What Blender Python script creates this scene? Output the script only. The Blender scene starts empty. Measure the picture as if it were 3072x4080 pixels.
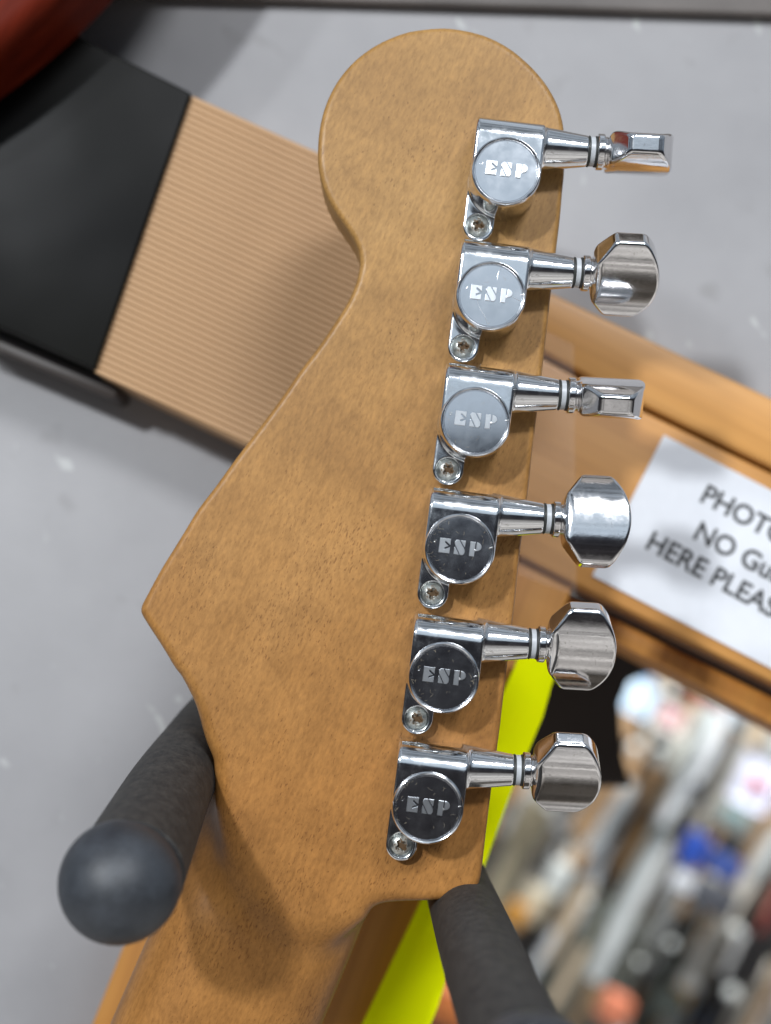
import bpy, bmesh, math, random
import numpy as np
from mathutils import Vector, Matrix

S = bpy.context.scene
COL = S.collection
random.seed(7)

# ------------------------------------------------------------------ camera
# "bench" coordinates in mm: x right, y up, z out of the headstock's back; world = (x, -z, y) / 1000
def W(p):
    return (p[0] * .001, -p[2] * .001, p[1] * .001)

F_PX, D_MM, RX = 5200.0, 263.44, 0.0562
FWD = np.array([0, math.sin(RX), -math.cos(RX)])
UPV = np.array([0, math.cos(RX), math.sin(RX)])
CAM = -FWD * D_MM
cam = bpy.data.cameras.new("camera")
cam_o = bpy.data.objects.new("camera", cam)
COL.objects.link(cam_o)
cam.sensor_fit = 'VERTICAL'
cam.sensor_height = 24
cam.sensor_width = 24
cam.lens = F_PX / 4080 * 24
r_, u_, b_ = Vector((1, 0, 0)), Vector(W(UPV)) * 1000, Vector(W(-FWD)) * 1000
m = Matrix(((r_.x, u_.x, b_.x, 0), (r_.y, u_.y, b_.y, 0), (r_.z, u_.z, b_.z, 0), (0, 0, 0, 1)))
m.translation = Vector(W(CAM))
cam_o.matrix_world = m
cam.clip_start, cam.clip_end = .01, 60
cam.dof.use_dof = True
cam.dof.focus_distance = .257
cam.dof.aperture_fstop = 5.6
cam.dof.aperture_blades = 0
S.camera = cam_o

def at(px, py, z, k=1.0):
    """photo pixel (3072 x 4080) -> point on the plane z"""
    px, py = px * k, py * k
    d = FWD * F_PX + np.array([1, 0, 0]) * (px - 1536) + UPV * (2040 - py)
    t = (z - CAM[2]) / d[2]
    p = CAM + d * t
    return (p[0], p[1], z)

K = 3072 / 1666
def ap(px, py, z):
    return at(px, py, z, K)

# ------------------------------------------------------------------ light
world = bpy.data.worlds.new("World")
S.world = world
world.use_nodes = True
bg = world.node_tree.nodes["Background"]
# the shop around: pale ceiling above, beige floor below, dark photographer at eye level; bands shaped for the chrome
wn = world.node_tree
wc = wn.nodes.new('ShaderNodeTexCoord'); wsx = wn.nodes.new('ShaderNodeSeparateXYZ'); wr = wn.nodes.new('ShaderNodeValToRGB')
wm = wn.nodes.new('ShaderNodeMapRange')
wm.inputs['From Min'].default_value, wm.inputs['From Max'].default_value = -1, 1
wn.links.new(wc.outputs['Generated'], wsx.inputs[0]); wn.links.new(wsx.outputs['Z'], wm.inputs['Value'])
wn.links.new(wm.outputs[0], wr.inputs['Fac']); wn.links.new(wr.outputs['Color'], bg.inputs[0])
we = wr.color_ramp.elements
while len(we) < 8:
    we.new(.5)
for e_, (p_, c_) in zip(we, ((.0, (.05, .045, .04)), (.012, (.08, .07, .06)), (.035, (.54, .52, .50)), (.22, (.56, .55, .54)), (.35, (.03, .028, .03)), (.53, (.022, .024, .03)), (.60, (.18, .22, .27)), (1.0, (.30, .34, .39)))):
    e_.position = p_
    e_.color = (*c_, 1)
wmp = wn.nodes.new('ShaderNodeMapping'); wnz = wn.nodes.new('ShaderNodeTexNoise'); wmx = wn.nodes.new('ShaderNodeMapRange')
wmp.inputs['Scale'].default_value = (2.2, 2.2, 13)
wnz.inputs['Scale'].default_value, wnz.inputs['Detail'].default_value = 1.6, 3
wmx.inputs['From Min'].default_value, wmx.inputs['From Max'].default_value = .3, .7
wmx.inputs['To Min'].default_value, wmx.inputs['To Max'].default_value = .12, 1.65
wn.links.new(wc.outputs['Generated'], wmp.inputs[0]); wn.links.new(wmp.outputs[0], wnz.inputs['Vector'])
wn.links.new(wnz.outputs['Fac'], wmx.inputs['Value']); wn.links.new(wmx.outputs[0], bg.inputs[1])

def lamp(name, loc, aim, sx, sy, power, color):
    l = bpy.data.lights.new(name, 'AREA')
    l.shape = 'RECTANGLE'
    l.size, l.size_y = sx, sy
    l.energy, l.color = power, color
    o = bpy.data.objects.new(name, l)
    COL.objects.link(o)
    o.location = W(loc)
    d = Vector(W(aim)) - Vector(W(loc))
    o.rotation_euler = d.to_track_quat('-Z', 'Y').to_euler()
    return o

COOL = (.93, .965, 1.0)
lamp("ceiling_or_fill_lamp", (-480, 520, 1250), (0, 0, 0), .075, .075, 12.8, COOL)
lamp("ceiling_or_fill_lamp", (-800, 600, 1150), (0, 0, 0), .075, .075, 4.5, COOL)
lamp("ceiling_or_fill_lamp", (470, 860, 1300), (0, 0, 0), .45, .14, 14.0, (.95, .97, 1.0))
lamp("ceiling_or_fill_lamp", (100, 520, 1500), (0, 40, 0), 1.3, .68, 1.2, (.74, .87, 1.0))  # unseen soft panel added as fill and for the caps to reflect
lamp("shop_lamp", (1100, 1500, -1900), (900, -900, -3500), 1.2, .5, 150.0, (1, .97, .92))

S.view_settings.view_transform = 'Standard'
S.view_settings.look = 'None'
S.view_settings.exposure = .22
S.view_settings.gamma = 1
S.cycles.use_denoising = True
S.cycles.max_bounces = 8

# ------------------------------------------------------------------ materials
class MAT:
    def __init__(self, name):
        self.m = bpy.data.materials.new(name)
        self.m.use_nodes = True
        self.nt = self.m.node_tree
        self.b = self.nt.nodes["Principled BSDF"]
    def n(self, t, **kw):
        x = self.nt.nodes.new(t)
        for k, v in kw.items():
            if k in x.inputs.keys():
                x.inputs[k].default_value = v
            else:
                setattr(x, k, v)
        return x
    def l(self, a, b):
        self.nt.links.new(a, b)
    def set(self, **kw):
        for k, v in kw.items():
            k = k.replace('_', ' ')
            if k == 'Base Color':
                v = (*v, 1)
            self.b.inputs[k].default_value = v
        return self
    def coords(self, rot=0.0, scale=(1, 1, 1), src='Object'):
        c = self.n('ShaderNodeTexCoord')
        mp = self.n('ShaderNodeMapping')
        mp.inputs['Rotation'].default_value = (0, rot, 0)
        self.l(c.outputs[src], mp.inputs['Vector'])
        mp2 = self.n('ShaderNodeMapping')
        mp2.inputs['Scale'].default_value = scale
        self.l(mp.outputs[0], mp2.inputs['Vector'])
        return mp2.outputs[0]
    def noise(self, vec, scale, detail=3, rough=.55):
        x = self.n('ShaderNodeTexNoise', Scale=scale, Detail=detail, Roughness=rough)
        self.l(vec, x.inputs['Vector'])
        return x.outputs['Fac']
    def ramp(self, fac, stops):
        x = self.n('ShaderNodeValToRGB')
        e = x.color_ramp.elements
        while len(e) < len(stops):
            e.new(.5)
        for i, (p, c) in enumerate(stops):
            e[i].position = p
            e[i].color = (*c, 1) if len(c) == 3 else c
        self.l(fac, x.inputs['Fac'])
        return x.outputs['Color']
    def mix(self, fac, a, b, mode='MIX'):
        x = self.n('ShaderNodeMix', data_type='RGBA', blend_type=mode)
        for s, v in ((x.inputs[0], fac), (x.inputs[6], a), (x.inputs[7], b)):
            if hasattr(v, 'links'):
                self.l(v, s)
            elif isinstance(v, (int, float)):
                s.default_value = v
            else:
                s.default_value = (*v, 1)
        return x.outputs[2]
    def bump(self, h, strength, dist):
        x = self.n('ShaderNodeBump', Strength=strength, Distance=dist)
        self.l(h, x.inputs['Height'])
        self.l(x.outputs[0], self.b.inputs['Normal'])
    def color(self, c):
        self.l(c, self.b.inputs['Base Color'])
    def rough(self, fac, a, b):
        x = self.n('ShaderNodeMapRange')
        x.inputs['To Min'].default_value = a
        x.inputs['To Max'].default_value = b
        self.l(fac, x.inputs['Value'])
        self.l(x.outputs[0], self.b.inputs['Roughness'])

def plain(name, col, rough=.5, metal=0.0, var=.12, scale=200, bump=0.0, **kw):
    a = MAT(name)
    a.set(Roughness=rough, Metallic=metal, **kw)
    v = a.coords()
    f = a.noise(v, scale, 4)
    a.color(a.ramp(f, [(.3, tuple(c * (1 - var) for c in col)), (.7, tuple(min(1, c * (1 + var)) for c in col))]))
    if bump:
        a.bump(f, bump, .0003)
    return a.m

GRAIN = math.radians(24)
def maple():
    a = MAT("aged_maple")
    v = a.coords(rot=-GRAIN)
    va = a.coords(rot=-GRAIN, scale=(1, 1, .34))
    vp = a.coords(rot=-GRAIN, scale=(1, 1, .30))
    big = a.noise(v, 34, 4, .6)
    mid = a.noise(a.coords(rot=-GRAIN, scale=(.35, 1, .8)), 120, 4, .6)
    fl = a.noise(va, 1900, 3, .6)
    lg = a.noise(a.coords(rot=-GRAIN, scale=(1, 1, .10)), 230, 4, .6)
    base = a.ramp(big, [(.32, (.270, .145, .045)), (.52, (.318, .175, .055)), (.70, (.350, .199, .067))])
    base = a.mix(.55, base, a.ramp(mid, [(.30, (.76, .74, .71)), (.55, (1, 1, 1)), (.75, (1.08, 1.07, 1.05))]), 'MULTIPLY')
    base = a.mix(.5, base, a.ramp(lg, [(.30, (.80, .77, .72)), (.52, (1, 1, 1)), (.72, (1.10, 1.09, 1.07))]), 'MULTIPLY')
    base = a.mix(.55, base, a.ramp(fl, [(.28, (.60, .55, .48)), (.52, (1, 1, 1)), (.74, (1.34, 1.32, 1.28))]), 'MULTIPLY')
    # more orange, more pores toward the heel of the headstock
    sep = a.n('ShaderNodeSeparateXYZ')
    c0 = a.n('ShaderNodeTexCoord')
    a.l(c0.outputs['Object'], sep.inputs[0])
    mr = a.n('ShaderNodeMapRange')
    mr.inputs['From Min'].default_value = .055
    mr.inputs['From Max'].default_value = -.055
    a.l(sep.outputs['Z'], mr.inputs['Value'])
    base = a.mix(mr.outputs[0], base, a.mix(1.0, base, (.95, .78, .64), 'MULTIPLY'))
    po = a.noise(vp, 3300, 2, .5)
    pm = a.noise(v, 60, 2, .5)
    add = a.n('ShaderNodeMath', operation='ADD')
    mul = a.n('ShaderNodeMath', operation='MULTIPLY')
    mul.inputs[1].default_value = .36
    a.l(pm, mul.inputs[0])
    a.l(po, add.inputs[0]); a.l(mul.outputs[0], add.inputs[1])
    mul2 = a.n('ShaderNodeMath', operation='MULTIPLY_ADD')
    mul2.inputs[1].default_value = .035
    a.l(mr.outputs[0], mul2.inputs[0]); a.l(add.outputs[0], mul2.inputs[2])
    pore = a.ramp(mul2.outputs[0], [(.862, (0, 0, 0)), (.91, (1, 1, 1))])
    base = a.mix(pore, base, a.mix(1.0, base, (.62, .56, .52), 'MULTIPLY'))
    a.color(base)
    a.set(Roughness=.48, Coat_Weight=.10, Coat_Roughness=.28)
    a.b.inputs['Specular IOR Level'].default_value = .22
    a.bump(a.mix(.5, fl, pore, 'SUBTRACT'), .06, .0002)
    return a.m

def chrome(name, base=(.80, .81, .82), r0=.06, r1=.20, bump=.05):
    a = MAT(name)
    v = a.coords()
    f = a.noise(v, 420, 5, .65)
    g = a.noise(v, 2600, 2, .6)
    spk = a.ramp(g, [(.61, (0, 0, 0)), (.70, (1, 1, 1))])
    blotch = a.ramp(f, [(.46, (.06, .06, .06)), (.66, (.6, .6, .6))])
    dirt = a.mix(1.0, spk, blotch, 'MULTIPLY')
    a.color(a.mix(dirt, base, (.30, .27, .22)))
    a.set(Metallic=1.0)
    mr = a.n('ShaderNodeMapRange')
    mr.inputs['From Min'].default_value, mr.inputs['From Max'].default_value = .35, .7
    mr.inputs['To Min'].default_value, mr.inputs['To Max'].default_value = r0, r1
    a.l(f, mr.inputs['Value'])
    a.l(mr.outputs[0], a.b.inputs['Roughness'])
    a.bump(a.noise(v, 900, 3, .6), bump, .0001)
    return a.m

def disc_chrome():
    a = MAT("polished_cap_chrome")
    v = a.coords()
    f = a.noise(v, 300, 4, .6)
    # hairline scratches and tiny corrosion worms
    w = a.n('ShaderNodeTexVoronoi', feature='DISTANCE_TO_EDGE', Scale=330)
    dv = a.n('ShaderNodeVectorMath', operation='MULTIPLY_ADD')
    nz = a.n('ShaderNodeTexNoise', Scale=700, Detail=3)
    a.l(v, nz.inputs['Vector'])
    a.l(nz.outputs['Color'], dv.inputs[0]); dv.inputs[1].default_value = (.003, .003, .003); a.l(v, dv.inputs[2])
    a.l(dv.outputs[0], w.inputs['Vector'])
    worm = a.ramp(w.outputs['Distance'], [(.012, (1, 1, 1)), (.03, (0, 0, 0))])
    keep = a.ramp(a.noise(v, 520, 2, .5), [(.67, (0, 0, 0)), (.72, (.5, .5, .5))])
    s = a.mix(1.0, worm, keep, 'MULTIPLY')
    a.color(a.mix(s, (.74, .75, .77), (.62, .58, .50)))
    a.set(Metallic=1.0)
    r = a.mix(s, a.ramp(f, [(.35, (.10,) * 3), (.7, (.17,) * 3)]), (.7, .7, .7))
    a.l(r, a.b.inputs['Roughness'])
    a.bump(s, .4, .00008)
    return a.m

def screw_mat():
    a = MAT("rusty_zinc_screw")
    v = a.coords()
    f = a.noise(v, 1300, 4, .65)
    c = a.n('ShaderNodeVectorMath', operation='LENGTH')
    sx = a.n('ShaderNodeVectorMath', operation='MULTIPLY')
    sx.inputs[1].default_value = (1, 0, 1)
    a.l(v, sx.inputs[0]); a.l(sx.outputs[0], c.inputs[0])
    mr = a.n('ShaderNodeMapRange')
    mr.inputs['From Min'].default_value, mr.inputs['From Max'].default_value = .0021, .0004
    mr.inputs['To Min'].default_value, mr.inputs['To Max'].default_value = -.16, .2
    a.l(c.outputs['Value'], mr.inputs['Value'])
    ad = a.n('ShaderNodeMath', operation='ADD')
    a.l(f, ad.inputs[0]); a.l(mr.outputs[0], ad.inputs[1])
    rust = a.ramp(ad.outputs[0], [(.45, (0, 0, 0)), (.60, (1, 1, 1))])
    a.color(a.mix(rust, (.62, .64, .60), (.10, .055, .022)))
    inv = a.n('ShaderNodeMath', operation='SUBTRACT'); inv.inputs[0].default_value = 1
    a.l(rust, inv.inputs[1]); a.l(inv.outputs[0], a.b.inputs['Metallic'])
    a.rough(rust, .28, .75)
    a.bump(f, .3, .0001)
    return a.m

def rubber(name, col, dust, rough=.55, spec=.5, nscale=260):
    a = MAT(name)
    v = a.coords()
    f = a.noise(v, nscale, 5, .65)
    g = a.noise(v, 1900, 3, .6)
    base = a.ramp(f, [(.35, col), (.72, dust)])
    base = a.mix(.5, base, a.ramp(g, [(.35, (.7, .7, .7)), (.7, (1.35, 1.35, 1.35))]), 'MULTIPLY')
    a.color(base)
    a.rough(f, rough, min(1, rough + .2))
    a.b.inputs['Specular IOR Level'].default_value = spec
    a.bump(g, .16, .0003)
    return a.m

def wall_mat():
    a = MAT("grey_wall_paint")
    v = a.coords()
    f = a.noise(v, 9, 5, .6)
    base = a.ramp(f, [(.3, (.232, .229, .236)), (.7, (.328, .324, .331))])
    # pale plaster scuffs and darker smudges
    sc = a.noise(a.coords(rot=.5, scale=(1, 1, .55)), 120, 3, .5)
    base = a.mix(a.ramp(sc, [(.685, (0, 0, 0)), (.74, (.6, .6, .6))]), base, (.46, .47, .46))
    sd = a.noise(a.coords(rot=.9, scale=(1, 1, .7)), 90, 2, .5)
    base = a.mix(a.ramp(sd, [(.64, (0, 0, 0)), (.76, (.35, .35, .35))]), base, (.16, .155, .15))
    a.color(base)
    a.set(Roughness=.6)
    a.bump(a.noise(v, 240, 3), .12, .0006)
    return a.m

def pine(name, rot, c0, c1, c2, along=.06, scale=120, rough=.35, coat=.3):
    a = MAT(name)
    v = a.coords(rot=rot, scale=(along, 1, 1))
    f = a.noise(v, scale, 4, .6)
    g = a.noise(a.coords(rot=rot, scale=(along * .5, 1, 1)), scale * 5, 3, .6)
    base = a.ramp(f, [(.3, c0), (.5, c1), (.72, c2)])
    base = a.mix(.4, base, a.ramp(g, [(.3, (.75, .72, .68)), (.6, (1.1, 1.1, 1.1))]), 'MULTIPLY')
    a.color(base)
    a.set(Roughness=rough, Coat_Weight=coat, Coat_Roughness=.15)
    return a.m

M = {}
M['maple'] = maple()
M['chrome'] = chrome("worn_chrome")
M['button'] = chrome("knob_chrome", (.80, .79, .79), .05, .16, .10)
M['cap'] = disc_chrome()
M['rim'] = chrome("cap_rim_chrome", (.88, .89, .90), .05, .15, .03)
M['letter'] = plain("etched_letter_metal", (.62, .64, .66), .30, 1.0, .08, 900)
M['screw'] = screw_mat()
M['nylon'] = plain("white_nylon", (.40, .42, .44), .35, 0, .1, 900)
M['oring'] = plain("black_ring_rubber", (.02, .022, .02), .5, 0, .2, 900)
M['lint'] = plain("pale_lint", (.34, .29, .21), .9, 0, .2, 600)
M['foam'] = rubber("black_foam_rubber", (.020, .020, .0205), (.056, .052, .047), .62, .35, 520)
M['ball'] = rubber("black_ball_rubber", (.020, .023, .028), (.040, .046, .055), .42, .55, 160)
M['wall'] = wall_mat()
ROLL = math.radians(27)
M['rib'] = pine("pale_ribbed_wood", math.radians(-25), (.25, .138, .060), (.39, .232, .112), (.50, .32, .17), .035, 190, .6, 0)
M['pine'] = pine("varnished_pine", -ROLL, (.43, .19, .042), (.52, .25, .064), (.57, .29, .085), .06, 90, .5, .05)
M['pinev'] = pine("varnished_pine_post", math.radians(69), (.38, .15, .03), (.50, .22, .045), (.55, .26, .06), .06, 120, .45, .1)
M['red'] = pine("red_stained_wood", math.radians(60), (.066, .007, .0025), (.105, .0115, .004), (.14, .018, .006), .08, 90, .6, 0)
M['red'].node_tree.nodes['Principled BSDF'].inputs['Specular IOR Level'].default_value = .08
M['paper'] = plain("white_paper", (.66, .68, .72), .7, 0, .02, 300)
M['ink'] = plain("black_ink", (.03, .03, .03), .7, 0, .1, 300)
M['dark'] = plain("dark_brown_panel", (.022, .014, .010), .5, 0, .25, 12)

def black_gloss():
    a = MAT("glossy_black_cover")
    v = a.coords()
    f = a.noise(v, 16, 2, .4)
    a.color(a.ramp(f, [(.4, (.0015, .0015, .0015)), (.7, (.007, .007, .006))]))
    a.set(Roughness=.42)
    a.b.inputs['Specular IOR Level'].default_value = .10
    a.bump(f, .4, .008)
    return a.m
M['gloss'] = black_gloss()

def neon():
    a = MAT("fluorescent_yellow_webbing")
    v = a.coords()
    f = a.noise(v, 90, 3)
    a.color(a.ramp(f, [(.3, (.90, 1.0, .0)), (.7, (.94, 1.0, .0))]))
    a.set(Roughness=1.0)
    a.b.inputs['Specular IOR Level'].default_value = .1
    w = a.n('ShaderNodeTexWave', Scale=700)
    a.l(v, w.inputs['Vector'])
    a.bump(w.outputs['Fac'], .2, .0003)
    return a.m
M['neon'] = neon()

def tape():
    a = MAT("clear_tape_film")
    v = a.coords()
    f = a.noise(v, 60, 3)
    a.set(Base_Color=(.95, .93, .90), Roughness=.2, Alpha=.04)
    a.bump(f, .6, .003)
    return a.m
M['tape'] = tape()

# ------------------------------------------------------------------ builders
def setp(o, label=None, cat=None, group=None, kind=None):
    for k, v in (('label', label), ('category', cat), ('group', group), ('kind', kind)):
        if v:
            o[k] = v
    return o

def link(name, me, mat=None, parent=None, loc=(0, 0, 0)):
    o = bpy.data.objects.new(name, me)
    COL.objects.link(o)
    if mat and me is not None and not me.materials:
        me.materials.append(mat)
    if parent:
        o.parent = parent
    o.location = W(loc)
    return o

def empty(name, loc):
    o = bpy.data.objects.new(name, None)
    o.empty_display_size = .01
    COL.objects.link(o)
    o.location = W(loc)
    return o

def wpts(v, base=(0, 0, 0)):
    v = np.asarray(v, float) - np.asarray(base, float)
    return np.stack([v[:, 0], -v[:, 2], v[:, 1]], 1) * .001

def mesh(name, verts, faces, smooth=False, base=(0, 0, 0), sharp=None):
    me = bpy.data.meshes.new(name)
    me.from_pydata(wpts(verts, base).tolist(), [], faces)
    bm = bmesh.new(); bm.from_mesh(me)
    bmesh.ops.recalc_face_normals(bm, faces=bm.faces)
    bm.to_mesh(me); bm.free()
    if smooth:
        me.shade_smooth()
        if sharp:
            me.set_sharp_from_angle(angle=sharp)
    return me

def prism(name, pts, z0, z1, base=(0, 0, 0), bevel=0.0, smooth=False):
    """polygon outline (x, y) extruded from z0 to z1, edges bevelled"""
    n = len(pts)
    v = [(p[0], p[1], z0) for p in pts] + [(p[0], p[1], z1) for p in pts]
    f = [list(range(n))[::-1], list(range(n, 2 * n))] + [[i, (i + 1) % n, n + (i + 1) % n, n + i] for i in range(n)]
    me = mesh(name, v, f, base=base)
    if bevel:
        bm = bmesh.new(); bm.from_mesh(me)
        bmesh.ops.bevel(bm, geom=[e for e in bm.edges if e.calc_face_angle(0) > .5], offset=bevel * .001, segments=3, profile=.5, affect='EDGES')
        bm.to_mesh(me); bm.free()
        me.shade_smooth(); me.set_sharp_from_angle(angle=.5)
    elif smooth:
        me.shade_smooth(); me.set_sharp_from_angle(angle=.5)
    return me

def lathe(name, prof, axis='z', n=72, sharp=.5):
    v, f = [], []
    for r, h in prof:
        for i in range(n):
            a = 2 * math.pi * i / n
            c, s = r * math.cos(a), r * math.sin(a)
            v.append((c, s, h) if axis == 'z' else (h, c, s))
    for j in range(len(prof) - 1):
        for i in range(n):
            k = (i + 1) % n
            f.append([j * n + i, j * n + k, (j + 1) * n + k, (j + 1) * n + i])
    for j in (0, len(prof) - 1):
        if prof[j][0] > 0:
            f.append([j * n + i for i in range(n)])
    me = mesh(name, v, f, True, sharp=sharp)
    bm = bmesh.new(); bm.from_mesh(me)
    bmesh.ops.remove_doubles(bm, verts=bm.verts, dist=1e-7)
    bmesh.ops.recalc_face_normals(bm, faces=bm.faces)
    bm.to_mesh(me); bm.free()
    me.shade_smooth(); me.set_sharp_from_angle(angle=sharp)
    return me

# signed distance modelling: one smooth closed surface per casting
def smax(a, b, k):
    h = np.clip(.5 + .5 * (a - b) / k, 0, 1)
    return b + (a - b) * h + k * h * (1 - h)
def smin(a, b, k):
    return -smax(-a, -b, k)

def sdf_mesh(name, f, lo, hi, h, base=(0, 0, 0), newton=2):
    lo, hi = np.array(lo, float), np.array(hi, float)
    n = np.ceil((hi - lo) / h).astype(int) + 1
    ax = [lo[i] + h * np.arange(n[i]) for i in range(3)]
    g = np.empty(n, np.float32)
    yy, zz = np.meshgrid(ax[1], ax[2], indexing='ij')
    for i in range(n[0]):
        p = np.stack([np.full(yy.size, ax[0][i]), yy.ravel(), zz.ravel()], 1)
        g[i] = f(p).reshape(yy.shape)
    ins = g < 0
    cs = [ins[a:n[0] - 1 + a, b:n[1] - 1 + b, c:n[2] - 1 + c] for a in (0, 1) for b in (0, 1) for c in (0, 1)]
    tot = sum(c.astype(np.int8) for c in cs)
    cell = (tot > 0) & (tot < 8)
    ci = np.argwhere(cell)
    idx = -np.ones(cell.shape, np.int64)
    idx[cell] = np.arange(len(ci))
    acc = np.zeros((len(ci), 3)); cnt = np.zeros(len(ci))
    corners = [(a, b, c) for a in (0, 1) for b in (0, 1) for c in (0, 1)]
    for A in corners:
        for d in range(3):
            if A[d] == 0:
                B = list(A); B[d] = 1
                ga = g[ci[:, 0] + A[0], ci[:, 1] + A[1], ci[:, 2] + A[2]]
                gb = g[ci[:, 0] + B[0], ci[:, 1] + B[1], ci[:, 2] + B[2]]
                x = (ga < 0) != (gb < 0)
                t = ga[x] / (ga[x] - gb[x])
                q = np.tile(np.array(A, float), (x.sum(), 1))
                q[:, d] = t
                acc[x] += q; cnt[x] += 1
    v = lo + (ci + acc / cnt[:, None]) * h
    faces = []
    for d in range(3):
        sl0 = [slice(1, n[i] - 1) for i in range(3)]; sl1 = list(sl0)
        sl0[d] = slice(0, n[d] - 1); sl1[d] = slice(1, n[d])
        a, b = ins[tuple(sl0)], ins[tuple(sl1)]
        for sgn in (0, 1):
            e = np.argwhere(a & ~b if sgn == 0 else ~a & b)
            for i in range(3):
                if i != d:
                    e[:, i] += 1
            d1, d2 = (d + 1) % 3, (d + 2) % 3
            def cid(o1, o2):
                c = e.copy(); c[:, d1] -= o1; c[:, d2] -= o2
                return idx[c[:, 0], c[:, 1], c[:, 2]]
            q = np.stack([cid(1, 1), cid(0, 1), cid(0, 0), cid(1, 0)], 1)
            faces.append(q if sgn == 0 else q[:, ::-1])
    faces = np.concatenate(faces)
    def grad(p):
        e = h * .25
        G = np.empty_like(p)
        for k in range(3):
            o = np.zeros(3); o[k] = e
            G[:, k] = (f(p + o) - f(p - o)) / (2 * e)
        return G
    for _ in range(newton):
        G = grad(v)
        gg = (G * G).sum(1) + 1e-9
        st = (f(v) / gg)[:, None] * G
        ln = np.linalg.norm(st, axis=1, keepdims=True)
        v = v - st * np.minimum(1, h / (ln + 1e-12))
    G = grad(v)
    G /= np.linalg.norm(G, axis=1, keepdims=True) + 1e-12
    vw = wpts(v, base)
    me = bpy.data.meshes.new(name)
    nf = len(faces)
    me.vertices.add(len(vw)); me.vertices.foreach_set('co', vw.ravel())
    me.loops.add(nf * 4); me.polygons.add(nf)
    me.loops.foreach_set('vertex_index', faces.ravel().astype(np.int32))
    me.polygons.foreach_set('loop_start', (np.arange(nf) * 4).astype(np.int32))
    me.update(calc_edges=True)
    me.validate()
    me.shade_smooth()
    nw = np.stack([G[:, 0], -G[:, 2], G[:, 1]], 1)
    me.normals_split_custom_set_from_vertices(nw.tolist())
    return me

def poly_dist(P, V):
    """signed distance of points P (n,2) to polygon V (m,2), negative inside"""
    d = np.full(len(P), 1e9); inside = np.zeros(len(P), bool)
    m_ = len(V)
    for i in range(m_):
        a, b = V[i], V[(i + 1) % m_]
        e = b - a; w = P - a
        t = np.clip((w @ e) / (e @ e + 1e-12), 0, 1)
        q = w - t[:, None] * e
        d = np.minimum(d, (q * q).sum(1))
        c = (a[1] > P[:, 1]) != (b[1] > P[:, 1])
        with np.errstate(divide='ignore', invalid='ignore'):
            xi = a[0] + (P[:, 1] - a[1]) / (b[1] - a[1]) * e[0]
        inside ^= c & (P[:, 0] < xi)
    d = np.sqrt(d)
    return np.where(inside, -d, d)

def spline(pts, sub=5, closed=True):
    p = np.array(pts, float); n = len(p); out = []
    for i in range(n if closed else n - 1):
        a, b, c, d = (p[(i + k) % n] if closed else p[min(max(i + k, 0), n - 1)] for k in (-1, 0, 1, 2))
        for s in range(sub):
            t = s / sub
            out.append(.5 * ((2 * b) + (c - a) * t + (2 * a - 5 * b + 4 * c - d) * t * t + (3 * b - a - 3 * c + d) * t ** 3))
    if not closed:
        out.append(p[-1])
    return np.array(out)

def tube(name, pts, rad, n=28, caps=True, base=(0, 0, 0)):
    p = np.array(pts, float); r = np.broadcast_to(rad, len(p))
    v, f = [], []
    up = np.array([.3, .9, .2])
    for i in range(len(p)):
        t = p[min(i + 1, len(p) - 1)] - p[max(i - 1, 0)]
        t /= np.linalg.norm(t)
        s = np.cross(t, up); s /= np.linalg.norm(s); q = np.cross(s, t)
        for k in range(n):
            a = 2 * math.pi * k / n
            v.append(p[i] + r[i] * (math.cos(a) * s + math.sin(a) * q))
    for i in range(len(p) - 1):
        for k in range(n):
            k2 = (k + 1) % n
            f.append([i * n + k, i * n + k2, (i + 1) * n + k2, (i + 1) * n + k])
    if caps:
        f.append(list(range(n))); f.append([(len(p) - 1) * n + k for k in range(n)])
    return mesh(name, v, f, True, base=base, sharp=.9)

# ------------------------------------------------------------------ wall
QX = ap(845, 610, -85); 
def line_pt(p, ang, d):
    return (p[0] + d * math.cos(ang), p[1] + d * math.sin(ang))
BEAM_A = math.radians(-28.2)
POST_A = math.radians(-111.0)
wq = (QX[0] + 6, QX[1] - 12)
far1 = line_pt(wq, BEAM_A, 500)
far2 = line_pt(wq, POST_A, 500)
wallpts = [(-500, 420), (650, 420), (650, far1[1]), far1, wq, far2, (-500, far2[1])]
o = link('wall', prism('wall', wallpts, -112, -87), M['wall'])
setp(o, kind='structure', label='pale grey painted wall behind the guitar')

rl = prism('shade_strip', [ap(-300, -1600, -80)[:2], ap(2300, -1600, -80)[:2], ap(2300, 40, -80)[:2], ap(1000, 0, -80)[:2], ap(-300, -40, -80)[:2]], -86.5, -83, bevel=1.2)  # added dark strip in place of a cast shadow; also darkens chrome reflections
o = link('shade_strip', rl, plain('shade_strip_tone', (.115, .102, .094), .6, 0, .2, 40))
setp(o, 'dark brownish strip added in place of a shadow band at the top of the wall', 'board')  # a shade strip, not a real board

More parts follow.
